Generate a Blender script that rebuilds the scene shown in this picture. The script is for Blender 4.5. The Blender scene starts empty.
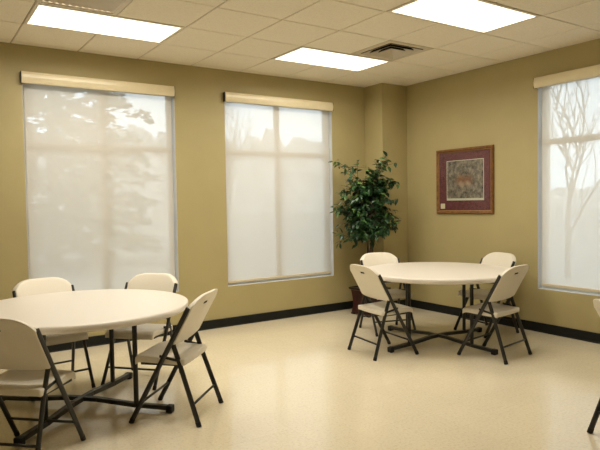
import bpy, bmesh, math, random
from mathutils import Vector, Matrix, Quaternion
random.seed(7)
S = bpy.context.scene
C = S.collection
PI = math.pi
V = Vector

# ------------------------------------------------------------------ helpers
def new_mat(name):
    m = bpy.data.materials.new(name); m.use_nodes = True
    nt = m.node_tree
    return m, nt, nt.nodes['Principled BSDF'], nt.nodes['Material Output']

def mat(name, col, rough=0.5, noise=0.0, nscale=40.0, bump=0.0, bscale=None, metal=0.0, spec=0.5, coat=0.0):
    """principled material with a little procedural variation of colour and relief"""
    m, nt, b, out = new_mat(name)
    b.inputs['Roughness'].default_value = rough
    b.inputs['Metallic'].default_value = metal
    b.inputs['Specular IOR Level'].default_value = spec
    b.inputs['Coat Weight'].default_value = coat
    tc = nt.nodes.new('ShaderNodeTexCoord')
    n = nt.nodes.new('ShaderNodeTexNoise'); n.inputs['Scale'].default_value = nscale; n.inputs['Detail'].default_value = 4
    nt.links.new(tc.outputs['Object'], n.inputs['Vector'])
    r = nt.nodes.new('ShaderNodeValToRGB')
    r.color_ramp.elements[0].position = 0.3; r.color_ramp.elements[1].position = 0.7
    r.color_ramp.elements[0].color = (*[c * (1 - noise) for c in col], 1)
    r.color_ramp.elements[1].color = (*[min(1, c * (1 + noise)) for c in col], 1)
    nt.links.new(n.outputs['Fac'], r.inputs['Fac']); nt.links.new(r.outputs['Color'], b.inputs['Base Color'])
    if bump:
        n2 = nt.nodes.new('ShaderNodeTexNoise'); n2.inputs['Scale'].default_value = bscale or nscale; n2.inputs['Detail'].default_value = 3
        nt.links.new(tc.outputs['Object'], n2.inputs['Vector'])
        bp = nt.nodes.new('ShaderNodeBump'); bp.inputs['Strength'].default_value = bump; bp.inputs['Distance'].default_value = 0.002
        nt.links.new(n2.outputs['Fac'], bp.inputs['Height']); nt.links.new(bp.outputs['Normal'], b.inputs['Normal'])
    return m

def box(bm, a, b):
    x0, y0, z0 = a; x1, y1, z1 = b
    vs = [bm.verts.new(p) for p in ((x0,y0,z0),(x1,y0,z0),(x1,y1,z0),(x0,y1,z0),(x0,y0,z1),(x1,y0,z1),(x1,y1,z1),(x0,y1,z1))]
    for f in ((0,3,2,1),(4,5,6,7),(0,1,5,4),(1,2,6,5),(2,3,7,6),(3,0,4,7)):
        bm.faces.new([vs[i] for i in f])
    return vs

def obox(bm, p, q, w, h, up=V((0,0,1))):
    """box bar from p to q, w across, h along 'up'"""
    p = V(p); q = V(q); d = (q - p).normalized()
    s = d.cross(V(up)).normalized(); u = s.cross(d).normalized()
    vs = []
    for c in (p, q):
        for a, b in ((-1,-1),(1,-1),(1,1),(-1,1)):
            vs.append(bm.verts.new(c + s * (a * w / 2) + u * (b * h / 2)))
    for f in ((0,1,2,3),(7,6,5,4),(0,4,5,1),(1,5,6,2),(2,6,7,3),(3,7,4,0)):
        bm.faces.new([vs[i] for i in f])

def tube(bm, pts, rad, seg=10, caps=True, flat=1.0, side=None):
    """tube along a polyline; rad a number or a list; flat squashes it across 'side'"""
    pts = [V(p) for p in pts]
    n = len(pts)
    rads = rad if isinstance(rad, (list, tuple)) else [rad] * n
    rings = []
    ref = None
    for i in range(n):
        d = (pts[min(i+1, n-1)] - pts[max(i-1, 0)]).normalized()
        if side is not None: a = V(side)
        elif ref is None: a = V((0,0,1)) if abs(d.z) < 0.9 else V((1,0,0))
        else: a = ref
        u = (a - d * a.dot(d)).normalized(); ref = u
        w = d.cross(u)
        rings.append([bm.verts.new(pts[i] + (u * math.cos(t) * flat + w * math.sin(t)) * rads[i])
                      for t in [2 * PI * k / seg for k in range(seg)]])
    for i in range(n - 1):
        for k in range(seg):
            bm.faces.new((rings[i][k], rings[i][(k+1) % seg], rings[i+1][(k+1) % seg], rings[i+1][k]))
    if caps:
        bm.faces.new(rings[0][::-1]); bm.faces.new(rings[-1])

def lathe(bm, prof, seg=64, cap=True):
    rings = [[bm.verts.new((r * math.cos(2*PI*k/seg), r * math.sin(2*PI*k/seg), z)) for k in range(seg)] for r, z in prof]
    for i in range(len(rings) - 1):
        for k in range(seg):
            bm.faces.new((rings[i][k], rings[i][(k+1) % seg], rings[i+1][(k+1) % seg], rings[i+1][k]))
    if cap:
        bm.faces.new(rings[0][::-1]); bm.faces.new(rings[-1])

def obj(name, bm, m, parent=None, smooth=False, bevel=0.0, seg=2):
    me = bpy.data.meshes.new(name)
    bmesh.ops.recalc_face_normals(bm, faces=bm.faces[:])
    bm.to_mesh(me); bm.free()
    me.materials.append(m)
    if smooth:
        for p in me.polygons: p.use_smooth = True
    o = bpy.data.objects.new(name, me); C.objects.link(o)
    if parent: o.parent = parent
    if bevel:
        bv = o.modifiers.new('bevel', 'BEVEL'); bv.width = bevel; bv.segments = seg; bv.limit_method = 'ANGLE'; bv.angle_limit = math.radians(40)
    return o

def BM(): return bmesh.new()
def shape(fn, *a, **k):
    bm = BM(); fn(bm, *a, **k); return bm

def tag(o, label, cat, group=None, kind=None):
    o['label'] = label; o['category'] = cat
    if group: o['group'] = group
    if kind: o['kind'] = kind
    return o

def thing(name, label, cat, loc=(0,0,0), rotz=0.0, group=None):
    o = bpy.data.objects.new(name, None); C.objects.link(o)
    o.empty_display_size = 0.1
    o.location = loc; o.rotation_euler = (0, 0, rotz)
    return tag(o, label, cat, group)

def struct(name, bm, m, parent=None, label=None, **k):
    o = obj(name, bm, m, parent, **k)
    if parent is None: o['kind'] = 'structure'
    if label: o['label'] = label; 
    return o

def dup(root, loc, rotz, label, group=None):
    r = root.copy(); C.objects.link(r)
    r.location = loc; r.rotation_euler = (0, 0, rotz); r['label'] = label
    if group: r['group'] = group
    for ch in list(root.children):
        c = ch.copy(); C.objects.link(c); c.parent = r
        for g in ch.children:
            d = g.copy(); C.objects.link(d); d.parent = c
    return r

# ------------------------------------------------------------------ materials
M_wall = mat('khaki_wall_paint', (0.445, 0.374, 0.180), 0.55, 0.03, 3.0, 0.12, 260)
M_base = mat('black_vinyl_base', (0.009, 0.010, 0.008), 0.6, 0.1, 30, spec=0.25)
M_grid = mat('ceiling_grid_paint', (0.50, 0.43, 0.31), 0.6, 0.02)
M_white_metal = mat('white_light_frame', (0.72, 0.66, 0.52), 0.45, 0.02)
M_vent = mat('cream_vent_metal', (0.62, 0.55, 0.42), 0.4, 0.03)
M_dark = mat('dark_duct_and_shadow', (0.012, 0.012, 0.011), 0.9, 0.1)
M_frame = mat('window_frame_white', (0.66, 0.64, 0.58), 0.4, 0.02)
M_reveal = mat('window_reveal_paint', (0.66, 0.68, 0.70), 0.5, 0.02)
M_valance = mat('valance_cream', (0.80, 0.70, 0.47), 0.28, 0.03, 12)
M_endcap = mat('valance_end_cap', (0.03, 0.028, 0.026), 0.5, 0.05)
M_hem = mat('hem_bar', (0.70, 0.60, 0.42), 0.4, 0.03)
M_plastic = mat('almond_moulded_plastic', (0.77, 0.715, 0.60), 0.42, 0.03, 220, 0.15, 500)
M_table = mat('almond_table_plastic', (0.75, 0.70, 0.625), 0.36, 0.03, 220, 0.10, 500)
M_steel = mat('dark_bronze_powder_coat', (0.020, 0.019, 0.017), 0.38, 0.1, 60)
M_rubber = mat('black_rubber', (0.010, 0.010, 0.010), 0.65, 0.1, 60)
M_wood = mat('picture_frame_wood', (0.20, 0.088, 0.028), 0.38, 0.35, 30)
M_mat = mat('burgundy_mat_board', (0.17, 0.048, 0.052), 0.8, 0.25, 22)
M_card = mat('card_stock', (0.85, 0.74, 0.50), 0.7, 0.03)
M_gold = mat('gold_lip', (0.42, 0.25, 0.07), 0.35, 0.1, 40, metal=0.4)
M_cream = mat('cream_paper', (0.72, 0.66, 0.50), 0.7, 0.03)
M_pot = mat('mahogany_planter', (0.042, 0.009, 0.008), 0.32, 0.3, 14)
M_potdark = mat('dark_planter_rim', (0.022, 0.013, 0.011), 0.35, 0.2, 14)
M_moss = mat('dried_moss', (0.07, 0.062, 0.03), 0.95, 0.4, 90, 0.6)
M_bark = mat('ficus_bark', (0.10, 0.070, 0.045), 0.8, 0.35, 40, 0.4)
M_treebark = mat('grey_tree_bark', (0.085, 0.072, 0.060), 0.9, 0.3, 12, 0.4)
M_needle = mat('evergreen_needles', (0.055, 0.065, 0.032), 0.8, 0.35, 3)
M_ground = mat('winter_lawn', (0.24, 0.235, 0.21), 0.95, 0.18, 0.5)
M_road = mat('pale_asphalt', (0.20, 0.20, 0.20), 0.9, 0.1, 1.5)
M_line = mat('road_paint', (0.75, 0.74, 0.70), 0.8, 0.05, 8)
M_hedge = mat('far_winter_woods', (0.44, 0.42, 0.39), 0.95, 0.3, 0.6)

def leaf_mat():
    m, nt, b, out = new_mat('ficus_leaf')
    b.inputs['Roughness'].default_value = 0.38
    g = nt.nodes.new('ShaderNodeNewGeometry')
    r = nt.nodes.new('ShaderNodeValToRGB')
    e = r.color_ramp.elements
    e[0].position = 0.0; e[0].color = (0.012, 0.040, 0.015, 1)
    e[1].position = 1.0; e[1].color = (0.13, 0.25, 0.055, 1)
    x = e.new(0.6); x.color = (0.022, 0.070, 0.022, 1)
    x = e.new(0.85); x.color = (0.050, 0.135, 0.034, 1)
    nt.links.new(g.outputs['Random Per Island'], r.inputs['Fac'])
    nt.links.new(r.outputs['Color'], b.inputs['Base Color'])
    return m
M_leaf = leaf_mat()

def tile_mat():
    m, nt, b, out = new_mat('mineral_ceiling_tile')
    b.inputs['Roughness'].default_value = 0.9
    b.inputs['Specular IOR Level'].default_value = 0.2
    tc = nt.nodes.new('ShaderNodeTexCoord')
    n = nt.nodes.new('ShaderNodeTexNoise'); n.inputs['Scale'].default_value = 70; n.inputs['Detail'].default_value = 6
    nt.links.new(tc.outputs['Object'], n.inputs['Vector'])
    r = nt.nodes.new('ShaderNodeValToRGB')
    r.color_ramp.elements[0].position = 0.32; r.color_ramp.elements[0].color = (0.80, 0.735, 0.60, 1)
    r.color_ramp.elements[1].position = 0.5; r.color_ramp.elements[1].color = (0.87, 0.805, 0.665, 1)
    nt.links.new(n.outputs['Fac'], r.inputs['Fac']); nt.links.new(r.outputs['Color'], b.inputs['Base Color'])
    bp = nt.nodes.new('ShaderNodeBump'); bp.inputs['Strength'].default_value = 0.15; bp.inputs['Distance'].default_value = 0.002
    nt.links.new(n.outputs['Fac'], bp.inputs['Height']); nt.links.new(bp.outputs['Normal'], b.inputs['Normal'])
    return m
M_tile = tile_mat()

def floor_mat():
    m, nt, b, out = new_mat('waxed_vinyl_floor')
    tc = nt.nodes.new('ShaderNodeTexCoord')
    L = nt.links.new
    big = nt.nodes.new('ShaderNodeTexNoise'); big.inputs['Scale'].default_value = 1.1; big.inputs['Detail'].default_value = 3
    spk = nt.nodes.new('ShaderNodeTexNoise'); spk.inputs['Scale'].default_value = 55; spk.inputs['Detail'].default_value = 5; spk.inputs['Roughness'].default_value = 0.75
    L(tc.outputs['Object'], big.inputs['Vector']); L(tc.outputs['Object'], spk.inputs['Vector'])
    r = nt.nodes.new('ShaderNodeValToRGB'); e = r.color_ramp.elements
    e[0].position = 0.30; e[0].color = (0.63, 0.54, 0.37, 1)
    e[1].position = 0.72; e[1].color = (0.85, 0.77, 0.60, 1)
    x = e.new(0.46); x.color = (0.79, 0.70, 0.515, 1)
    L(spk.outputs['Fac'], r.inputs['Fac'])
    # twelve inch tile joints, barely there
    br = nt.nodes.new('ShaderNodeTexBrick'); br.offset = 0.0; br.inputs['Scale'].default_value = 1.0
    br.inputs['Brick Width'].default_value = 0.3048; br.inputs['Row Height'].default_value = 0.3048
    br.inputs['Mortar Size'].default_value = 0.0012; br.inputs['Bias'].default_value = 0
    br.inputs['Color1'].default_value = (1, 1, 1, 1); br.inputs['Color2'].default_value = (0.965, 0.965, 0.96, 1); br.inputs['Mortar'].default_value = (0.86, 0.84, 0.8, 1)
    L(tc.outputs['Object'], br.inputs['Vector'])
    mx = nt.nodes.new('ShaderNodeMix'); mx.data_type = 'RGBA'; mx.blend_type = 'MULTIPLY'; mx.inputs[0].default_value = 0.8
    L(r.outputs['Color'], mx.inputs[6]); L(br.outputs['Color'], mx.inputs[7])
    mr = nt.nodes.new('ShaderNodeMapRange'); mr.inputs['To Min'].default_value = 0.94; mr.inputs['To Max'].default_value = 1.04
    L(big.outputs['Fac'], mr.inputs['Value'])
    m2 = nt.nodes.new('ShaderNodeMix'); m2.data_type = 'RGBA'; m2.blend_type = 'MULTIPLY'; m2.inputs[0].default_value = 1.0
    L(mx.outputs[2], m2.inputs[6]); L(mr.outputs['Result'], m2.inputs[7])
    L(m2.outputs[2], b.inputs['Base Color'])
    rr = nt.nodes.new('ShaderNodeMapRange'); rr.inputs['To Min'].default_value = 0.10; rr.inputs['To Max'].default_value = 0.20
    L(big.outputs['Fac'], rr.inputs['Value']); L(rr.outputs['Result'], b.inputs['Roughness'])
    b.inputs['Specular IOR Level'].default_value = 0.62
    wv = nt.nodes.new('ShaderNodeTexNoise'); wv.inputs['Scale'].default_value = 9; wv.inputs['Detail'].default_value = 2
    L(tc.outputs['Object'], wv.inputs['Vector'])
    bp = nt.nodes.new('ShaderNodeBump'); bp.inputs['Strength'].default_value = 0.10; bp.inputs['Distance'].default_value = 0.01
    L(wv.outputs['Fac'], bp.inputs['Height']); L(bp.outputs['Normal'], b.inputs['Normal'])
    return m
M_floor = floor_mat()

def shade_mat():
    """woven solar screen: a little see-through, the rest scatters light"""
    m = bpy.data.materials.new('solar_screen_fabric'); m.use_nodes = True
    nt = m.node_tree; nt.nodes.clear(); L = nt.links.new
    out = nt.nodes.new('ShaderNodeOutputMaterial')
    tr = nt.nodes.new('ShaderNodeBsdfTransparent'); tr.inputs['Color'].default_value = (1, 1, 1, 1)
    di = nt.nodes.new('ShaderNodeBsdfDiffuse'); tl = nt.nodes.new('ShaderNodeBsdfTranslucent')
    tc = nt.nodes.new('ShaderNodeTexCoord')
    n = nt.nodes.new('ShaderNodeTexNoise'); n.inputs['Scale'].default_value = 1.6; n.inputs['Detail'].default_value = 2
    L(tc.outputs['Object'], n.inputs['Vector'])
    r = nt.nodes.new('ShaderNodeValToRGB')
    r.color_ramp.elements[0].color = (0.755, 0.708, 0.63, 1); r.color_ramp.elements[1].color = (0.775, 0.728, 0.65, 1)
    L(n.outputs['Fac'], r.inputs['Fac'])
    L(r.outputs['Color'], di.inputs['Color']); L(r.outputs['Color'], tl.inputs['Color'])
    a = nt.nodes.new('ShaderNodeMixShader'); a.inputs[0].default_value = SHADE_TRANSL
    L(di.outputs[0], a.inputs[1]); L(tl.outputs[0], a.inputs[2])
    b = nt.nodes.new('ShaderNodeMixShader'); b.inputs[0].default_value = SHADE_OPEN
    L(a.outputs[0], b.inputs[1]); L(tr.outputs[0], b.inputs[2])
    L(b.outputs[0], out.inputs['Surface'])
    return m
SHADE_TRANSL = 0.31
SHADE_OPEN = 0.10
M_shade = shade_mat()

def glass_mat(name, ior=1.45):
    m = bpy.data.materials.new(name); m.use_nodes = True
    nt = m.node_tree; nt.nodes.clear(); L = nt.links.new
    out = nt.nodes.new('ShaderNodeOutputMaterial')
    tr = nt.nodes.new('ShaderNodeBsdfTransparent'); tr.inputs['Color'].default_value = (0.95, 0.97, 0.96, 1)
    gl = nt.nodes.new('ShaderNodeBsdfGlossy'); gl.inputs['Roughness'].default_value = 0.02
    fr = nt.nodes.new('ShaderNodeFresnel'); fr.inputs['IOR'].default_value = ior
    mx = nt.nodes.new('ShaderNodeMixShader')
    L(fr.outputs[0], mx.inputs[0]); L(tr.outputs[0], mx.inputs[1]); L(gl.outputs[0], mx.inputs[2]); L(mx.outputs[0], out.inputs['Surface'])
    return m
M_glass = glass_mat('window_glass')
M_picglass = glass_mat('picture_glass', 1.22)

def light_mat(col, strength):
    m, nt, b, out = new_mat('lit_prismatic_lens')
    b.inputs['Base Color'].default_value = (0.8, 0.8, 0.78, 1)
    b.inputs['Emission Color'].default_value = (*col, 1)
    b.inputs['Emission Strength'].default_value = strength
    return m
M_lens = light_mat((1.0, 0.93, 0.80), 2.0)

def print_mat():
    """the small print in the frame: mottled greys and browns with two warm pale patches"""
    m, nt, b, out = new_mat('faded_print'); L = nt.links.new
    b.inputs['Roughness'].default_value = 0.6
    tc = nt.nodes.new('ShaderNodeTexCoord')
    n = nt.nodes.new('ShaderNodeTexNoise'); n.inputs['Scale'].default_value = 16; n.inputs['Detail'].default_value = 6; n.inputs['Roughness'].default_value = 0.7
    L(tc.outputs['Object'], n.inputs['Vector'])
    r = nt.nodes.new('ShaderNodeValToRGB'); e = r.color_ramp.elements
    e[0].position = 0.33; e[0].color = (0.045, 0.033, 0.026, 1); e[1].position = 0.68; e[1].color = (0.42, 0.34, 0.26, 1)
    L(n.outputs['Fac'], r.inputs['Fac'])
    prev = r.outputs['Color']
    for (cy, cz, sy, sz, col, amt) in ((0.065, 0.0, 0.10, 0.09, (0.30, 0.11, 0.035), 0.9), (-0.055, 0.0, 0.10, 0.09, (0.28, 0.10, 0.035), 0.85),
                                   (0.06, -0.045, 0.055, 0.05, (0.55, 0.38, 0.26), 1.0), (-0.05, -0.045, 0.055, 0.05, (0.52, 0.36, 0.25), 1.0)):
        mp = nt.nodes.new('ShaderNodeMapping'); mp.vector_type = 'TEXTURE'
        mp.inputs['Location'].default_value = (0, cy, cz); mp.inputs['Scale'].default_value = (10, sy, sz)
        L(tc.outputs['Object'], mp.inputs['Vector'])
        g = nt.nodes.new('ShaderNodeTexGradient'); g.gradient_type = 'SPHERICAL'; L(mp.outputs['Vector'], g.inputs['Vector'])
        mu = nt.nodes.new('ShaderNodeMath'); mu.operation = 'MULTIPLY'; mu.use_clamp = True; mu.inputs[1].default_value = amt * 1.3
        mu2 = nt.nodes.new('ShaderNodeMath'); mu2.operation = 'MULTIPLY'; mu2.use_clamp = True
        L(g.outputs['Fac'], mu.inputs[0])
        ad = nt.nodes.new('ShaderNodeMath'); ad.operation = 'MULTIPLY'; ad.inputs[1].default_value = 1.7; L(n.outputs['Fac'], ad.inputs[0])
        L(mu.outputs[0], mu2.inputs[0]); L(ad.outputs[0], mu2.inputs[1])
        mx = nt.nodes.new('ShaderNodeMix'); mx.data_type = 'RGBA'; L(mu2.outputs[0], mx.inputs[0]); L(prev, mx.inputs[6]); mx.inputs[7].default_value = (*col, 1)
        prev = mx.outputs[2]
    L(prev, b.inputs['Base Color'])
    return m
M_print = print_mat()

# ------------------------------------------------------------------ room
H = 2.99
X0, Y0 = -8.45, -8.7            # far sides of the room, behind the viewer
GX, GY, G = -4.789, -0.703, 0.6096   # ceiling grid
TH = 0.2
WZ0, WZ1 = 0.47, 2.70
WA = [(-4.70, -3.168), (-2.557, -1.003)]   # window openings along the back wall (x)
WB = [(-3.88, -2.335)]                      # along the right wall (y)

def wall_with_openings(bm, lo, hi, ops, fn):
    """fn maps (along, depth, z) to a point order for box()"""
    xs = lo
    for a, b in sorted(ops):
        fn(bm, xs, a, 0, H + 0.15)
        fn(bm, a, b, 0, WZ0); fn(bm, a, b, WZ1, H + 0.15)
        xs = b
    fn(bm, xs, hi, 0, H + 0.15)

bm = BM(); wall_with_openings(bm, X0, 0.0, WA, lambda b, a, c, z0, z1: box(b, (a, 0, z0), (c, TH, z1)))
struct('wall_back', bm, M_wall)
bm = BM(); wall_with_openings(bm, Y0, TH, WB, lambda b, a, c, z0, z1: box(b, (0, a, z0), (TH, c, z1)))
struct('wall_right', bm, M_wall)
struct('wall_left', shape(box, (X0 - TH, Y0, 0), (X0, TH, H + 0.15)), M_wall)
struct('wall_front', shape(box, (X0 - TH, Y0 - TH, 0), (TH, Y0, H + 0.15)), M_wall)
CX, CY = -0.447, -0.356
struct('wall_corner', shape(box, (CX, CY, 0), (0, 0, H + 0.1)), M_wall, bevel=0.006)
struct('floor', shape(box, (X0 - TH, Y0 - TH, -0.12), (TH, TH, 0.0)), M_floor)

bh, bt = 0.102, 0.012
def base_run(bm, p, q, n):
    p = V((*p, 0)); q = V((*q, 0)); n = V((*n, 0))
    # straight wall base with a small toe
    prof = [(0, 0.001), (bt + 0.006, 0.001), (bt + 0.004, 0.008), (bt, 0.016), (bt, bh - 0.006), (bt - 0.004, bh), (0, bh)]
    a = [bm.verts.new(p + n * d + V((0, 0, z))) for d, z in prof]
    b = [bm.verts.new(q + n * d + V((0, 0, z))) for d, z in prof]
    for i in range(len(prof)):
        j = (i + 1) % len(prof); bm.faces.new((a[i], a[j], b[j], b[i]))
    bm.faces.new(a[::-1]); bm.faces.new(b)
e = 0.001
struct('baseboard_back', shape(base_run, (X0 + 0.02, -e), (CX - 0.02, -e), (0, -1)), M_base)
bm = BM(); base_run(bm, (CX - e, -0.002), (CX - e, CY - bt - e), (-1, 0)); base_run(bm, (CX - bt - e, CY - e), (-0.02, CY - e), (0, -1))
struct('baseboard_corner', bm, M_base)
struct('baseboard_right', shape(base_run, (-e, CY - 0.001), (-e, Y0 + 0.02), (-1, 0)), M_base)
struct('baseboard_left', shape(base_run, (X0 + e, -0.02), (X0 + e, Y0 + 0.02), (1, 0)), M_base)
struct('baseboard_front', shape(base_run, (X0 + 0.02, Y0 + e), (-0.02, Y0 + e), (0, 1)), M_base)

# ceiling: lay-in tiles with a recessed grid between them
LIGHTS = [(0, 0), (4, 0), (4, 3), (0, 3)]
VENTS = [(5, 1), (0, 1)]
taken = set(VENTS)
for i, j in LIGHTS: taken |= {(i, j), (i + 1, j)}
bm = BM()
xs = [X0] + [GX + i * G for i in range(-20, 20) if X0 + 0.02 < GX + i * G < -0.02] + [0.0]
ys = [0.0] + [GY - j * G for j in range(-3, 30) if Y0 + 0.02 < GY - j * G < -0.02] + [Y0]
gap = 0.006
for a in range(len(xs) - 1):
    for b in range(len(ys) - 1):
        i = round((xs[a + 1] - GX) / G) - 1 if a + 1 < len(xs) - 1 else round((xs[a] - GX) / G)
        j = round((GY - ys[b]) / G) if b > 0 else round((GY - ys[b + 1]) / G) - 1
        if (i, j) in taken: continue
        x0, x1, y1, y0 = xs[a] + gap, xs[a + 1] - gap, ys[b] - gap, ys[b + 1] + gap
        if x1 - x0 < 0.01 or y1 - y0 < 0.01: continue
        box(bm, (x0, y0, H), (x1, y1, H + 0.018))
ceil = struct('ceiling', bm, M_tile, bevel=0.003, seg=1)
bm = BM()
for x in xs: box(bm, (x - 0.012, Y0, H + 0.006), (x + 0.012, 0, H + 0.010))
for y in ys: box(bm, (X0, y - 0.012, H + 0.0065), (0, y + 0.012, H + 0.0105))
obj('ceiling_grid', bm, M_grid, ceil)
struct('roof_deck', shape(box, (X0 - TH, Y0 - TH, H + 0.15), (TH, TH, H + 0.3)), M_grid)

# ------------------------------------------------------------------ ceiling lights and vents
LAMP_W, LAMP_SPREAD, LAMP_COL = 25.5, 166, (1.0, 0.93, 0.80)
def ceiling_light(i, j, label, group):
    x, y = GX + i * G, GY - j * G
    t = thing('ceiling_light', label, 'ceiling light', (x, y, H), 0, group)
    w, d, f = 2 * G, G, 0.034
    bm = BM()
    for a, b in (((0.004, -f, -0.004), (w - 0.004, -0.004, 0.02)), ((0.004, -d + 0.004, -0.004), (w - 0.004, -d + f, 0.02)),
                 ((0.004, -d + f, -0.004), (f, -f, 0.02)), ((w - f, -d + f, -0.004), (w - 0.004, -f, 0.02))):
        box(bm, a, b)
    obj('light_frame', bm, M_white_metal, t, bevel=0.002, seg=1)
    df = obj('diffuser', shape(box, (f, -d + f, 0.0), (w - f, -f, 0.006)), M_lens, t)
    la = bpy.data.lights.new('fluorescent_lamp', 'AREA'); la.shape = 'RECTANGLE'; la.size = w - 2 * f; la.size_y = d - 2 * f
    la.energy = LAMP_W; la.spread = math.radians(LAMP_SPREAD); la.color = LAMP_COL
    lo = bpy.data.objects.new('fluorescent_lamp', la); C.objects.link(lo); lo.parent = df
    lo.location = (w / 2, -d / 2, -0.002)
    return t
grp = 'recessed ceiling light panels'
ceiling_light(0, 0, 'long lit ceiling panel at the upper left, above the left window', grp)
ceiling_light(4, 0, 'lit ceiling panel above the middle window, touching the air vent tile', grp)
ceiling_light(4, 3, 'largest lit ceiling panel, cut by the top edge right of the vent', grp)
ceiling_light(0, 3, 'lit ceiling panel nearer the viewer, just beyond the top edge of the photo', grp)

def ceiling_vent(i, j, label):
    """four-way lay-in diffuser: flat face plate, nested square louvres"""
    cx, cy = GX + (i + 0.5) * G, GY - (j + 0.5) * G
    t = thing('ceiling_vent', label, 'air vent', (cx, cy, H), 0, 'air vents in the ceiling')
    def ring(bm, r0, z0, r1, z1, th=0.002):
        a = [[bm.verts.new((sx * r, sy * r, z)) for sx, sy in ((-1,-1),(1,-1),(1,1),(-1,1))] for r, z in ((r0, z0), (r1, z1), (r1, z1 + th), (r0, z0 + th))]
        for k in range(4):
            for q in range(4):
                bm.faces.new((a[q][k], a[q][(k+1) % 4], a[(q+1) % 4][(k+1) % 4], a[(q+1) % 4][k]))
    bm = BM(); h = G / 2 - 0.004
    ring(bm, h, 0.0, 0.232, -0.001, 0.004)
    obj('face_plate', bm, M_vent, t)
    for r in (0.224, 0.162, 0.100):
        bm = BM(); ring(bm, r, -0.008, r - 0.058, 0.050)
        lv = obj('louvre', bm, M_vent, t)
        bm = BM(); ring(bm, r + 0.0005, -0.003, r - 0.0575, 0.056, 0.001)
        obj('louvre_shadow', bm, M_dark, lv)  # near-black skin over each blade, paints in the shade between louvres
    bm = BM(); box(bm, (-0.232, -0.232, 0.07), (0.232, 0.232, 0.14))
    obj('duct', bm, M_dark, t)
    bm = BM(); ring(bm, 0.233, 0.004, 0.233, 0.070, 0.003)
    obj('duct_collar', bm, M_dark, t)
ceiling_vent(5, 1, 'square louvred ceiling air vent beside the middle light panel, dark slots')
def bar_grille(i, j, label):
    cx, cy = GX + (i + 0.5) * G, GY - (j + 0.5) * G
    t = thing('ceiling_vent', label, 'air vent', (cx, cy, H), 0, 'air vents in the ceiling')
    h = G / 2 - 0.004; q = h - 0.035
    bm = BM()
    box(bm, (-h, -h, -0.002), (-q, h, 0.004)); box(bm, (q, -h, -0.002), (h, h, 0.004)); box(bm, (-q, -h, -0.002), (q, -q, 0.004)); box(bm, (-q, q, -0.002), (q, h, 0.004))
    obj('face_plate', bm, M_vent, t)
    n_ = 11
    for k in range(n_):
        x = -q + (k + 0.5) * 2 * q / n_
        bm = BM(); obox(bm, (x, -q, 0.012), (x, q, 0.012), 0.044, 0.002, up=(0.42, 0, 1))
        obj('vane', bm, M_vent, t)
    obj('duct', shape(box, (-q, -q, 0.05), (q, q, 0.12)), M_dark, t)
bar_grille(0, 1, 'cream slatted ceiling air vent at the top edge behind the upper left light')

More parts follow.
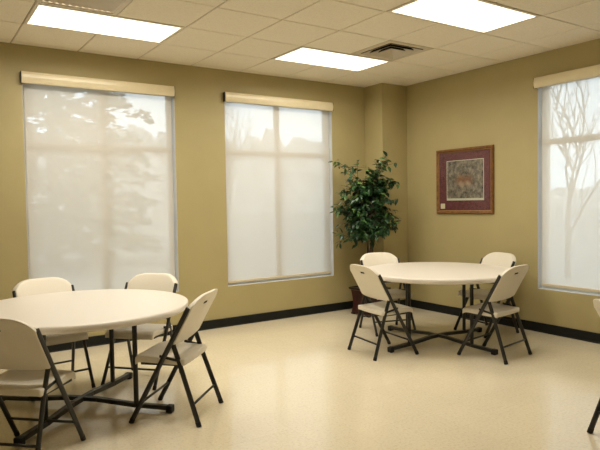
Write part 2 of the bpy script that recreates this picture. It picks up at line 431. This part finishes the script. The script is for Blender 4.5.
# ------------------------------------------------------------------ windows and roller shades
def window(n, name_of_pos, length, place, rotz, shade_label, with_endcap=True):
    """local frame: x along the wall, +y into the wall, z up; opening starts at x=0"""
    fw = 0.05
    mid_z = 2.055
    root = bpy.data.objects.new('window_%d' % n, None); C.objects.link(root); root['kind'] = 'structure'
    root.location = place; root.rotation_euler = (0, 0, rotz)
    y0, y1 = 0.10, 0.16
    bm = BM()
    box(bm, (0, y0, WZ0), (fw, y1, WZ1)); box(bm, (length - fw, y0, WZ0), (length, y1, WZ1))
    box(bm, (fw, y0, WZ0), (length - fw, y1, WZ0 + fw)); box(bm, (fw, y0, WZ1 - fw), (length - fw, y1, WZ1))
    obj('window_frame', bm, M_frame, root, bevel=0.004)
    obj('mullion', shape(box, (length / 2 - 0.032, y0 + 0.005, WZ0 + fw), (length / 2 + 0.032, y1 - 0.005, WZ1 - fw)), M_frame, root, bevel=0.004)
    bm = BM(); box(bm, (fw, y0 + 0.006, mid_z - 0.03), (length / 2 - 0.033, y1 - 0.006, mid_z + 0.03)); box(bm, (length / 2 + 0.033, y0 + 0.006, mid_z - 0.03), (length - fw, y1 - 0.006, mid_z + 0.03))
    obj('transom', bm, M_frame, root, bevel=0.004)
    obj('glass', shape(box, (fw, 0.128, WZ0 + fw), (length - fw, 0.132, WZ1 - fw)), M_glass, root)
    # thin painted lining of the recess
    bm = BM(); q = 0.003
    box(bm, (0, 0.002, WZ0), (q, y0, WZ1)); box(bm, (length - q, 0.002, WZ0), (length, y0, WZ1)); box(bm, (q, 0.002, WZ0), (length - q, y0, WZ0 + q))
    obj('reveal', bm, M_reveal, root)
    # roller shade
    t = thing('roller_shade', shade_label, 'window shade', place, rotz, 'roller shades in the windows')
    g = 0.022
    bm = BM(); nx = 24
    zt, zb = 2.66, WZ0 + 0.058
    top = []; bot = []
    for k in range(nx + 1):
        x = g + (length - 2 * g) * k / nx
        yy = 0.042 + 0.0015 * math.sin(k * 1.1 + n)
        top.append(bm.verts.new((x, 0.042, zt))); bot.append(bm.verts.new((x, yy, zb)))
    for k in range(nx): bm.faces.new((top[k], top[k+1], bot[k+1], bot[k]))
    obj('shade_fabric', bm, M_shade, t, smooth=True)
    obj('hem_bar', shape(box, (g, 0.034, WZ0 + 0.030), (length - g, 0.050, WZ0 + 0.060)), M_hem, t, bevel=0.005)
    vz0, vz1, vd = 2.622, 2.732, 0.055
    # fascia with a rolled lower edge
    prof = [(-0.001, vz1), (-vd + 0.006, vz1), (-vd + 0.002, vz1 - 0.006), (-vd - 0.0035, vz1 - 0.028), (-vd - 0.006, vz1 - 0.055), (-vd - 0.0035, vz0 + 0.032), (-vd + 0.002, vz0 + 0.010), (-vd + 0.008, vz0), (-vd + 0.014, vz0), (-vd + 0.006, vz0 + 0.014), (-vd + 0.004, vz1 - 0.05), (-vd + 0.006, vz1 - 0.006), (-0.001, vz1 - 0.006)]
    bm = BM()
    a = [bm.verts.new((-0.012, y, z)) for y, z in prof]; b = [bm.verts.new((length - 0.018, y, z)) for y, z in prof]
    for k in range(len(prof)):
        m_ = (k + 1) % len(prof); bm.faces.new((a[k], a[m_], b[m_], b[k]))
    bm.faces.new(a[::-1]); bm.faces.new(b)
    obj('valance', bm, M_valance, t, bevel=0.0015, seg=1)
    for x in (-0.018, length - 0.0175):
        obj('end_cap', shape(box, (x, -vd + 0.002, vz0 + 0.002), (x + 0.0055, -0.001, vz1 - 0.002)), M_endcap, t)
    tb = BM(); tube(tb, [(g, 0.045, 2.672), (length - g, 0.045, 2.672)], 0.019, 14)
    obj('roller_tube', tb, M_hem, t, smooth=True)

window(1, 'left', WA[0][1] - WA[0][0], (WA[0][0], 0, 0), 0, 'white roller shade over the left window, behind the nearer round table')
window(2, 'middle', WA[1][1] - WA[1][0], (WA[1][0], 0, 0), 0, 'white roller shade over the middle window, left of the potted tree')
# right wall: x along -y, +y of the frame points out through the wall (+x)
window(3, 'right', WB[0][1] - WB[0][0], (0, WB[0][1], 0), -PI / 2, 'white roller shade over the right window, cut by the right edge')

# ------------------------------------------------------------------ framed picture on the right wall
py0, py1, pz0, pz1 = -1.775, -0.90, 1.275, 2.075
pcy, pcz = (py0 + py1) / 2, (pz0 + pz1) / 2
pw, ph = (py1 - py0) / 2, (pz1 - pz0) / 2
t = thing('framed_picture', 'square brown framed picture with burgundy mat hanging on the right wall', 'picture', (0, pcy, pcz))
def frame_ring(bm, prof, w, h):
    """profile (inset from outer edge, distance from the wall) swept round a rectangle"""
    rows = [[bm.verts.new((-d, sy * (w - i), sz * (h - i))) for sy, sz in ((-1,-1),(1,-1),(1,1),(-1,1))] for i, d in prof]
    for k in range(len(prof)):
        n_ = (k + 1) % len(prof)
        for q in range(4):
            bm.faces.new((rows[k][q], rows[k][(q+1) % 4], rows[n_][(q+1) % 4], rows[n_][q]))
obj('frame', shape(frame_ring, [(0, 0.002), (0, 0.020), (0.008, 0.030), (0.022, 0.027), (0.034, 0.020), (0.036, 0.004)], pw, ph), M_wood, t)
obj('gold_lip', shape(frame_ring, [(0.0362, 0.006), (0.0362, 0.018), (0.041, 0.016), (0.042, 0.006)], pw, ph), M_gold, t)
obj('mat_board', shape(box, (-0.0055, -pw + 0.036, -ph + 0.036), (-0.003, pw - 0.036, ph - 0.036)), M_mat, t)
# print and its cream border: y grows to the left in the picture
cy, cz, hw, hh = -0.008, 0.010, 0.286, 0.247
pb = obj('print_border', shape(box, (-0.0062, -hw, -hh), (-0.0056, hw, hh)), M_cream, t); pb.location = (0, cy, cz)
pr = obj('print', shape(box, (-0.0070, -hw + 0.008, -hh + 0.026), (-0.0063, hw - 0.010, hh - 0.008)), M_print, pb)
nt_ = obj('name_card', shape(box, (-0.0072, pw - 0.130, -ph + 0.060), (-0.0058, pw - 0.058, -ph + 0.125)), M_card, t)
obj('glazing', shape(box, (-0.0125, -pw + 0.040, -ph + 0.040), (-0.0105, pw - 0.040, ph - 0.040)), M_picglass, t)

# ------------------------------------------------------------------ round folding tables
def table_bm_top():
    R, zt = 0.762, 0.740
    prof = [(0.05, zt - 0.022), (R - 0.05, zt - 0.022), (R - 0.045, zt - 0.048), (R - 0.016, zt - 0.050), (R - 0.004, zt - 0.044), (R, zt - 0.034), (R, zt - 0.014), (R - 0.004, zt - 0.005), (R - 0.012, zt - 0.001), (R - 0.03, zt), (0.05, zt)]
    return shape(lathe, prof, 96)

def make_table(label, loc, rotz):
    t = thing('round_table', label, 'table', loc, rotz, 'round folding tables')
    top = obj('tabletop', table_bm_top(), M_table, t, smooth=True)
    top.modifiers.new('split', 'EDGE_SPLIT').split_angle = math.radians(50)
    L_, px = 0.685, 0.42
    for k in range(2):
        a = k * PI / 2
        u = V((math.cos(a), math.sin(a), 0))
        zz = 0.048 if k == 0 else 0.052
        bm = BM()
        # gently cambered floor rail
        pts = [(-L_, 0.034), (-px, 0.040), (-0.12, 0.064), (0.12, 0.064), (px, 0.040), (L_, 0.034)]
        hgt = 0.034 if k == 0 else 0.030
        for (s0, z0), (s1, z1) in zip(pts[:-1], pts[1:]):
            obox(bm, u * s0 + V((0, 0, z0)), u * s1 + V((0, 0, z1)), 0.042, hgt)
        bar = obj('base_rail', bm, M_steel, t, bevel=0.004)
        for s in (-1, 1):
            fb = BM()
            obox(fb, u * (s * (L_ - 0.035)) + V((0, 0, 0.028)), u * (s * (L_ + 0.012)) + V((0, 0, 0.0265)), 0.056, 0.051)
            obj('rubber_foot', fb, M_rubber, bar, bevel=0.008)
        for s in (-1, 1):
            lb = BM()
            tube(lb, [u * (s * px) + V((0, 0, 0.045)), u * (s * px) + V((0, 0, 0.706))], 0.0175, 14)
            leg = obj('leg', lb, M_steel, t, smooth=True)
            leg.modifiers.new('split', 'EDGE_SPLIT')
        ab = BM()
        zz = 0.704 if k == 0 else 0.702
        obox(ab, u * -0.60 + V((0, 0, zz)), u * 0.60 + V((0, 0, zz)), 0.036, 0.022)
        obj('under_rail', ab, M_steel, t, bevel=0.003)
    ring = BM()
    for k in range(40):
        a0, a1 = 2 * PI * k / 40, 2 * PI * (k + 1) / 40
        r = 0.665
        obox(ring, (r * math.cos(a0), r * math.sin(a0), 0.698), (r * math.cos(a1), r * math.sin(a1), 0.698), 0.022, 0.038)
    obj('apron_ring', ring, M_steel, t)
    return t
T1 = V((-4.650, -1.822, 0)); T2 = V((-1.190, -1.998, 0))
tab = make_table('nearer round almond folding table, cut by the left edge, under the left window', T1, math.radians(44.5))
dup(tab, T2, math.radians(2.5), 'round almond folding table near the corner, in front of the potted tree')

# ------------------------------------------------------------------ folding chairs (local: +x is forward)
def make_chair(label, loc, rotz, group):
    t = thing('folding_chair', label, 'chair', loc, rotz, group)
    lat = 0.228
    P0, P1 = V((0.235, 0, 0.004)), V((-0.185, 0, 0.775))
    piv = P0.lerp(P1, 0.69)
    # moulded seat: dished, with a waterfall front and a turned-down rim
    bm = BM(); nu, nv = 18, 18
    def seat_pt(u, v, dz):
        x0 = -0.158 + 0.014 * abs(u) ** 4; x1 = 0.226 - 0.022 * abs(u) ** 5
        x = x0 + (x1 - x0) * v
        y = 0.210 * u * (1.0 + 0.02 * math.sin(PI * v))
        z = 0.437 + 0.016 * v - 0.016 * (1 - u * u) * math.sin(PI * min(1, v * 1.05)) - 0.022 * max(0, (v - 0.84) / 0.16) ** 2 - 0.004 * max(0, (abs(u) - 0.9) / 0.1) ** 2
        return (x, y, z - dz)
    top = [[bm.verts.new(seat_pt(-1 + 2 * a / nu, b / nv, 0)) for b in range(nv + 1)] for a in range(nu + 1)]
    lo = [[bm.verts.new(seat_pt(-1 + 2 * a / nu, b / nv, 0.043 if (a in (0, nu) or b in (0, nv)) else 0.022)) for b in range(nv + 1)] for a in range(nu + 1)]
    for a in range(nu):
        for b in range(nv):
            bm.faces.new((top[a][b], top[a+1][b], top[a+1][b+1], top[a][b+1]))
            bm.faces.new((lo[a][b], lo[a][b+1], lo[a+1][b+1], lo[a+1][b]))
    loop = [(a, 0) for a in range(nu)] + [(nu, b) for b in range(nv)] + [(a, nv) for a in range(nu, 0, -1)] + [(0, b) for b in range(nv, 0, -1)]
    for q in range(len(loop)):
        (a, b), (c, d) = loop[q], loop[(q + 1) % len(loop)]
        bm.faces.new((top[a][b], lo[a][b], lo[c][d], top[c][d]))
    obj('seat', bm, M_plastic, t, smooth=True, bevel=0.007)
    # moulded backrest with a hand slot, wrapping round between the tubes
    bm = BM(); nu, nv = 26, 20
    dirb = (P1 - P0).normalized()
    def back_pt(u, v, off, hw=0.213):
        zt = 0.853 - 0.080 * abs(u) ** 4.5
        zb = 0.520 + 0.018 * abs(u) ** 8
        z = zb + (zt - zb) * v
        x = P0.x + (z - P0.z) / (P1.z - P0.z) * (P1.x - P0.x)
        x += -0.026 * (1 - u * u) + 0.004 + off - 0.010 * max(0, (z - 0.76) / 0.1) ** 2
        return (x, hw * u + 0.012 * u * max(0, (z - 0.74) / 0.1) * (1 - max(0, (z - 0.79) / 0.08)), z)
    fr = [[bm.verts.new(back_pt(-1 + 2 * a / nu, b / nv, 0.012)) for b in range(nv + 1)] for a in range(nu + 1)]
    bk = [[bm.verts.new(back_pt(-1 + 2 * a / nu, b / nv, -0.018 + 0.009 * math.exp(-((a - 13) / 3.2) ** 4 - ((b - 16) / 1.7) ** 4) - 0.013 * abs(-1 + 2 * a / nu) ** 4, 0.235)) for b in range(nv + 1)] for a in range(nu + 1)]
    for a in range(nu):
        for b in range(nv):
            bm.faces.new((fr[a][b], fr[a+1][b], fr[a+1][b+1], fr[a][b+1]))
            bm.faces.new((bk[a][b], bk[a][b+1], bk[a+1][b+1], bk[a+1][b]))
    for a in range(nu):
        bm.faces.new((fr[a][0], fr[a+1][0], bk[a+1][0], bk[a][0])); bm.faces.new((fr[a][nv], bk[a][nv], bk[a+1][nv], fr[a+1][nv]))
    for b in range(nv):
        bm.faces.new((fr[0][b], bk[0][b], bk[0][b+1], fr[0][b+1])); bm.faces.new((fr[nu][b], fr[nu][b+1], bk[nu][b+1], bk[nu][b]))
    back = obj('backrest', bm, M_plastic, t, smooth=True, bevel=0.009)
    # the dark hand slot at the foot of the moulded recess
    c0 = V(back_pt(0, 15.4 / nv, -0.010)); sb = BM()
    obox(sb, c0 + V((-0.0005, -0.030, 0)), c0 + V((-0.0005, 0.030, 0)), 0.003, 0.015, up=(P1 - P0))
    obj('hand_slot', sb, M_dark, back, bevel=0.001)
    for s in (-1, 1):
        y = V((0, s * lat, 0))
        lb = BM(); tube(lb, [P0 + y, P1 + y], 0.0170, 12, flat=0.72, side=(0, 1, 0))
        leg = obj('front_leg', lb, M_steel, t, smooth=True); leg.modifiers.new('split', 'EDGE_SPLIT')
        d = (P1 - P0).normalized()
        cb = BM(); tube(cb, [P0 + y - V((0, 0, 0.003)), P0 + y + d * 0.028], 0.0182, 12, flat=0.76, side=(0, 1, 0))
        cap = obj('foot_cap', cb, M_rubber, leg, smooth=True); cap.modifiers.new('split', 'EDGE_SPLIT')
        R0 = V((-0.240, s * lat, 0.004)); R1 = V((piv.x - 0.004, s * (lat - 0.024), piv.z + 0.006))
        # rear leg starts inside the front tube and spreads a little at the floor
        lb = BM(); tube(lb, [R0, R0.lerp(R1, 0.75) - V((0, s * 0.006, 0)), R1], 0.0170, 12, flat=0.72, side=(0, 1, 0))
        leg = obj('rear_leg', lb, M_steel, t, smooth=True); leg.modifiers.new('split', 'EDGE_SPLIT')
        d = (R1 - R0).normalized()
        cb = BM(); tube(cb, [R0 - V((0, 0, 0.003)), R0 + d * 0.028], 0.0182, 12, flat=0.76, side=(0, 1, 0))
        cap = obj('foot_cap', cb, M_rubber, leg, smooth=True); cap.modifiers.new('split', 'EDGE_SPLIT')
        # rail under the seat edge and the folding link
        rb = BM()
        obox(rb, (-0.115, s * 0.200, 0.400), (0.165, s * 0.200, 0.402), 0.016, 0.026)
        obj('seat_rail', rb, M_steel, t, bevel=0.003)
        kb = BM()
        obox(kb, (-0.105, s * 0.2155, 0.425), (0.028, s * 0.2155, 0.452), 0.007, 0.018)
        obj('folding_link', kb, M_steel, t, bevel=0.002)
    fs = P0.lerp(P1, 0.175); rs = V((-0.240, 0, 0.004)).lerp(piv, 0.25)
    for nm, p, r in (('front_stretcher', fs, 0.0085), ('rear_stretcher', rs, 0.0085), ('back_crossbar', piv + V((-0.012, 0, 0.0)), 0.0115)):
        sb = BM(); l = lat if nm != 'back_crossbar' else lat - 0.020
        tube(sb, [p + V((0, -l, 0)), p + V((0, l, 0))], r, 10)
        obj(nm, sb, M_steel, t, smooth=True)
    return t

CH = [
    ((-5.118, -2.445), 0.798, 'almond folding chair at the lower left corner, its back toward the viewer', 'folding chairs around the nearer table'),
    ((-4.136, -2.338), 2.368, 'almond folding chair at the right side of the nearer table, seen sideways', 'folding chairs around the nearer table'),
    ((-4.08, -1.443), -2.4065, 'almond folding chair behind the nearer table, below the left window\'s right edge', 'folding chairs around the nearer table'),
    ((-4.723, -1.21), -1.4517, 'almond folding chair behind the nearer table, below the left window\'s left edge', 'folding chairs around the nearer table'),
    ((-1.914, -1.969), -0.138, 'almond folding chair in front of the potted tree, left of the far table', 'folding chairs around the far table'),
    ((-1.160, -2.666), 1.729, 'almond folding chair at the right front of the far table, back toward the viewer', 'folding chairs around the far table'),
    ((-1.246, -1.300), -1.875, 'almond folding chair behind the far table, closest to the corner column', 'folding chairs around the far table'),
    ((-0.441, -1.998), 3.0217, 'almond folding chair behind the far table, near the right wall below the picture', 'folding chairs around the far table'),
    ((-2.135, -4.507), math.atan2(-.556, .83), 'almond folding chair barely in frame at the right edge, one dark leg showing', 'folding chair cut by the right edge'),
]
ch0 = None
for (x, y), rz, lab, grp in CH:
    if ch0 is None: ch0 = make_chair(lab, (x, y, 0), rz, grp)
    else: dup(ch0, (x, y, 0), rz, lab, grp)

# ------------------------------------------------------------------ potted ficus
FX, FY = -0.775, -0.455
t = thing('potted_ficus', 'green artificial ficus tree in a dark red planter standing in the corner', 'plant', (FX, FY, 0))
def square_rings(bm, prof):
    rows = []
    for r, z in prof:
        ring = []
        c = r * 0.14
        for sx, sy, o in ((1, -1, 0), (1, 1, 1), (-1, 1, 0), (-1, -1, 1)):
            p = [(sx * r, sy * (r - c)), (sx * (r - c), sy * r)]
            if o == 0: p = p[::-1]
            if (sx, sy) == (1, 1): p = [(r, r - c), (r - c, r)]
            elif (sx, sy) == (-1, 1): p = [(-r + c, r), (-r, r - c)]
            elif (sx, sy) == (-1, -1): p = [(-r, -r + c), (-r + c, -r)]
            else: p = [(r - c, -r), (r, -r + c)]
            ring += [bm.verts.new((a, b, z)) for a, b in p]
        rows.append(ring)
    for i in range(len(rows) - 1):
        n_ = len(rows[i])
        for k in range(n_):
            bm.faces.new((rows[i][k], rows[i][(k+1) % n_], rows[i+1][(k+1) % n_], rows[i+1][k]))
    bm.faces.new(rows[0][::-1]); bm.faces.new(rows[-1])
pr_ = [(0.178, 0.022), (0.175, 0.05), (0.165, 0.10), (0.163, 0.16), (0.170, 0.24), (0.182, 0.315)]
pot = obj('planter', shape(square_rings, pr_), M_pot, t, bevel=0.003)
obj('planter_rim', shape(square_rings, [(0.184, 0.3155), (0.202, 0.326), (0.204, 0.346), (0.176, 0.350), (0.172, 0.336)]), M_potdark, pot, bevel=0.003)
bm = BM()
for sx in (-1, 1):
    for sy in (-1, 1):
        box(bm, (sx * 0.152 - 0.022, sy * 0.152 - 0.022, 0.0), (sx * 0.152 + 0.022, sy * 0.152 + 0.022, 0.0215))
obj('planter_foot', bm, M_potdark, pot, bevel=0.004)
bm = BM()
lathe(bm, [(0.152, 0.325), (0.156, 0.340), (0.105, 0.362), (0.02, 0.372)], 28)
obj('moss', bm, M_moss, t, smooth=True)
rnd = random.Random(21)
ex, ey = V((0.832, -0.556, 0)), V((0.556, 0.832, 0))     # across and along the room diagonal, to spread the crown evenly
def crown_ok(p):
    w = V((FX, FY, 0)) + p
    return w.y < -0.045 and not (w.x > CX - 0.045 and w.y > CY - 0.045)
stems = BM()
tips = []
trunk_top = []
for k in range(3):
    ph = k * 2 * PI / 3
    pts = []
    for i in range(15):
        s = i / 14
        z = 0.355 + s * 1.15
        r = 0.028 + 0.030 * s * s
        a = ph + s * 5.0
        pts.append(V((r * math.cos(a) + 0.02 * s, r * math.sin(a) - 0.02 * s, z)))
    tube(stems, pts, [0.017 - 0.007 * i / 14 for i in range(15)], 8)
    trunk_top.append(pts)
def branch(p, d, L_, r, depth):
    pts = [V(p)]; d = V(d).normalized()
    n_ = 5
    for i in range(n_):
        d = (d + V((rnd.uniform(-.22, .22), rnd.uniform(-.22, .22), rnd.uniform(-.16, .12)))).normalized()
        q = pts[-1] + d * (L_ / n_)
        if not crown_ok(q):
            d = (d + V((-0.7, -0.7, 0.1))).normalized(); q = pts[-1] + d * (L_ / n_)
        pts.append(q)
    tube(stems, pts, [r * (1 - 0.75 * i / n_) for i in range(n_ + 1)], 5)
    if depth > 0:
        for i in range(1, n_ + 1):
            for _ in range(2 if depth == 1 else 1):
                side = V((rnd.uniform(-1, 1), rnd.uniform(-1, 1), rnd.uniform(-.5, .7)))
                branch(pts[i], d * 0.6 + side * 0.8, L_ * rnd.uniform(.38, .6), r * 0.5, depth - 1)
    for i in range(2, n_ + 1):
        tips.append((pts[i], d.copy(), depth))
for pts in trunk_top:
    for i in range(8, 15):
        for _ in range(2):
            a = rnd.uniform(0, 2 * PI)
            up = 0.25 + 0.9 * (i - 8) / 7 * rnd.uniform(0.5, 1.4)
            branch(pts[i], V((math.cos(a), math.sin(a), up)), rnd.uniform(.18, .34), 0.007, 1)
branch(V((0, 0, 1.46)), V((0.1, -0.1, 1)), 0.42, 0.009, 1)
branch(V((0, 0, 1.46)), -ex * 0.45 + V((0, 0, 1)), 0.50, 0.009, 1)
branch(V((0, 0, 1.44)), ex * 0.45 + V((0, 0, 0.9)), 0.40, 0.008, 1)
branch(V((0, 0, 1.52)), -ex * 1.0 + V((0, 0, 0.55)), 0.44, 0.006, 0)
branch(V((0, 0, 1.38)), ex * 1.0 - ey * 0.3 + V((0, 0, 0.35)), 0.36, 0.006, 0)
branch(V((0, 0, 1.15)), -ex * 1.0 + V((0, 0, 0.02)), 0.36, 0.006, 0)
branch(V((0, 0, 1.15)), ex * 1.0 - ey * 0.2 + V((0, 0, 0.05)), 0.34, 0.006, 0)
branch(V((0, 0, 1.20)), -ey * 1.0 + V((0, 0, 0.1)), 0.30, 0.006, 1)
obj('trunk', stems, M_bark, t, smooth=True)
leaves = BM()
def leaf(p, d, L_, w):
    d = V(d).normalized()
    s = d.cross(V((rnd.uniform(-.5, .5), rnd.uniform(-.5, .5), 1))).normalized(); u = s.cross(d)
    rows = [(0.0, 0.0, 0), (0.22, 0.7, -.02), (0.5, 1.0, -.05), (0.78, 0.6, -.13), (1.0, 0.0, -.24)]
    mid = [leaves.verts.new(p + d * (a * L_) + u * (c * L_)) for a, b, c in rows]
    lft = [leaves.verts.new(p + d * (a * L_) + s * (b * w) + u * (c * L_ + 0.25 * b * w)) for a, b, c in rows[1:-1]]
    rgt = [leaves.verts.new(p + d * (a * L_) - s * (b * w) + u * (c * L_ + 0.25 * b * w)) for a, b, c in rows[1:-1]]
    for sd in (lft, rgt):
        leaves.faces.new((mid[0], mid[1], sd[0])); leaves.faces.new((mid[1], mid[2], sd[1], sd[0])); leaves.faces.new((mid[2], mid[3], sd[2], sd[1])); leaves.faces.new((mid[3], mid[4], sd[2]))
nleaf = 0
for p, d, dep in tips:
    for _ in range(2 if dep == 0 else 1):
        if rnd.random() < 0.30: continue
        dd = d * 0.5 + V((rnd.uniform(-1, 1), rnd.uniform(-1, 1), rnd.uniform(-.95, .35)))
        dd.normalize()
        q = p + V((rnd.uniform(-.02, .02), rnd.uniform(-.02, .02), rnd.uniform(-.02, .02)))
        L_ = rnd.uniform(.062, .100)
        if crown_ok(q) and crown_ok(q + dd * L_):
            leaf(q, dd, L_, L_ * 0.25); nleaf += 1
obj('foliage', leaves, M_leaf, t)
print('leaves', nleaf)

# ------------------------------------------------------------------ outdoors, seen dimly through the shades
GZ = -0.16
bm = BM(); box(bm, (-90, TH + 0.05, GZ - 0.3), (120, 160, GZ)); box(bm, (TH + 0.05, -60, GZ - 0.3), (120, TH + 0.05, GZ))
struct('ground', bm, M_ground)
struct('road', shape(box, (-90, 14, GZ), (120, 21, GZ + 0.02)), M_road)
bm = BM()
for k in range(24): box(bm, (-30 + k * 3.0, 17.42, GZ + 0.02), (-28.4 + k * 3.0, 17.58, GZ + 0.024))
struct('road_marking', bm, M_line)
bm = BM()
r2 = random.Random(5)
def hill(bm, p, q, hgt, dep):
    p = V(p); q = V(q); n_ = 150; side = (q - p).cross(V((0, 0, 1))).normalized()
    rows = []
    for k in range(n_ + 1):
        c = p.lerp(q, k / n_)
        h_ = hgt * (0.78 + 0.06 * math.sin(k * 0.9) + r2.uniform(-.1, .1))
        rows.append([bm.verts.new(c + side * o + V((0, 0, z * h_))) for o, z in ((-dep, 0), (-dep * .7, .7), (-dep * .2, 1), (dep * .3, .95), (dep, 0))])
    for k in range(n_):
        for m_ in range(4): bm.faces.new((rows[k][m_], rows[k+1][m_], rows[k+1][m_+1], rows[k][m_+1]))
hill(bm, (-60, 70, GZ), (90, 70, GZ), 14.0, 6)
hill(bm, (90, 70, GZ), (90, -40, GZ), 4.0, 6)
o = tag(obj('distant_woods', bm, M_hedge), 'far band of grey brown winter woods seen through the window shades', 'woods', kind='stuff')

def bare_tree(label, loc, height, seed, spread=0.5, levels=3):
    rr = random.Random(seed)
    bm = BM()
    def br(p, d, L_, r, dep):
        pts = [V(p)]; d = V(d).normalized(); n_ = 6
        for i in range(n_):
            d = (d + V((rr.uniform(-.16, .16), rr.uniform(-.16, .16), rr.uniform(-.03, .12)))).normalized()
            pts.append(pts[-1] + d * (L_ / n_))
        tube(bm, pts, [max(0.006, r * (1 - 0.65 * i / n_)) for i in range(n_ + 1)], 6 if dep > 1 else 4)
        if dep > 0:
            for i in range(2, n_ + 1):
                for _ in range(2 if i > 3 else 1):
                    a = rr.uniform(0, 2 * PI)
                    br(pts[i], d + V((math.cos(a), math.sin(a), rr.uniform(.1, .5))) * spread * 1.3, L_ * rr.uniform(.45, .68), r * 0.5, dep - 1)
    br((0, 0, 0), (0.03, 0.02, 1), height * 0.36, height * 0.008, levels)
    o = obj('bare_tree', bm, M_treebark, smooth=True); o.location = (loc[0], loc[1], GZ)
    return tag(o, label, 'tree', 'bare trees outside the windows')
bare_tree('leafless tree outside the right window, thin branches against the sky', (5.6, 0.75), 7.2, 6, 0.42, 2)
bare_tree('leafless tree outside between the left and middle windows, branches near their tops', (1.95, 9.0), 7.6, 12)

def evergreen(label, loc, height, rad, seed):
    rr = random.Random(seed)
    t = thing('evergreen_tree', label, 'tree', (loc[0], loc[1], GZ))
    bm = BM(); tube(bm, [(0, 0, 0), (0.05, 0, height * 0.5), (0, 0.05, height)], [0.16, 0.1, 0.02], 8)
    obj('trunk', bm, M_treebark, t, smooth=True)
    bm = BM()
    for k in range(210):
        f = (k + rr.random()) / 210
        z0 = height * (0.06 + 0.92 * f); a = k * 2.399 + rr.uniform(-.4, .4)
        R_ = rad * (1 - f ** 4) * rr.uniform(0.62, 1.08) + 0.1
        u = V((math.cos(a), math.sin(a), 0)); w_ = V((-u.y, u.x, 0))
        for q in range(64):
            tt = math.sqrt(rr.random())
            p = V((0, 0, z0)) + u * (R_ * tt) + w_ * rr.uniform(-.26, .26) * R_ * (0.35 + 0.65 * (1 - tt)) + V((0, 0, -0.22 * R_ * tt * tt + rr.uniform(-.12, .12)))
            d = (u + w_ * rr.uniform(-.9, .9) + V((0, 0, rr.uniform(-.4, .4)))).normalized(); s = d.cross(V((rr.uniform(-1, 1), rr.uniform(-1, 1), 1))).normalized()
            L_ = rr.uniform(.15, .34); w = L_ * 0.30
            v = [bm.verts.new(x) for x in (p - d * L_ / 2, p + s * w, p + d * L_ / 2, p - s * w, p + d.cross(s) * w * .6)]
            for fc in ((0, 1, 4), (1, 2, 4), (2, 3, 4), (3, 0, 4)): bm.faces.new([v[i] for i in fc])
    obj('needles', bm, M_needle, t)
evergreen('broad evergreen tree outside the left window, dim through its shade', (-2.45, 10.5), 9.5, 2.65, 8)

# ------------------------------------------------------------------ daylight: bright overcast sky
w = bpy.data.worlds.new('overcast'); S.world = w; w.use_nodes = True
nt = w.node_tree; L = nt.links.new
bg = nt.nodes['Background']; bg.inputs['Strength'].default_value = 5.4
tc = nt.nodes.new('ShaderNodeTexCoord')
n = nt.nodes.new('ShaderNodeTexNoise'); n.inputs['Scale'].default_value = 2.2; n.inputs['Detail'].default_value = 5
L(tc.outputs['Generated'], n.inputs['Vector'])
r = nt.nodes.new('ShaderNodeValToRGB')
r.color_ramp.elements[0].position = 0.35; r.color_ramp.elements[0].color = (0.56, 0.76, 1.0, 1)
r.color_ramp.elements[1].position = 0.65; r.color_ramp.elements[1].color = (0.90, 0.96, 1.0, 1)
L(n.outputs['Fac'], r.inputs['Fac']); L(r.outputs['Color'], bg.inputs['Color'])

# ------------------------------------------------------------------ camera (solved from the photograph)
yaw, pitch, roll, f_px = 0.5891, -0.0390, -0.0157, 582.86
fw = V((math.sin(yaw) * math.cos(pitch), math.cos(yaw) * math.cos(pitch), math.sin(pitch)))
rt = V((math.cos(yaw), -math.sin(yaw), 0)); up = rt.cross(fw)
r2_ = rt * math.cos(roll) + up * math.sin(roll); u2_ = -rt * math.sin(roll) + up * math.cos(roll)
cam = bpy.data.cameras.new('camera'); co = bpy.data.objects.new('camera', cam); C.objects.link(co)
mtx = Matrix((r2_, u2_, -fw)).transposed().to_4x4(); mtx.translation = V((-5.633, -6.141, 1.446))
co.matrix_world = mtx
cam.sensor_width = 36; cam.lens = f_px / 600 * 36; cam.clip_start = 0.05; cam.clip_end = 500
S.camera = co

S.view_settings.view_transform = 'Standard'
S.view_settings.look = 'None'
S.view_settings.gamma = 1.0
S.view_settings.use_curve_mapping = False
S.view_settings.exposure = 0.0
S.cycles.use_denoising = True
S.cycles.max_bounces = 10; S.cycles.diffuse_bounces = 6; S.cycles.transparent_max_bounces = 12
S.cycles.sample_clamp_indirect = 6.0
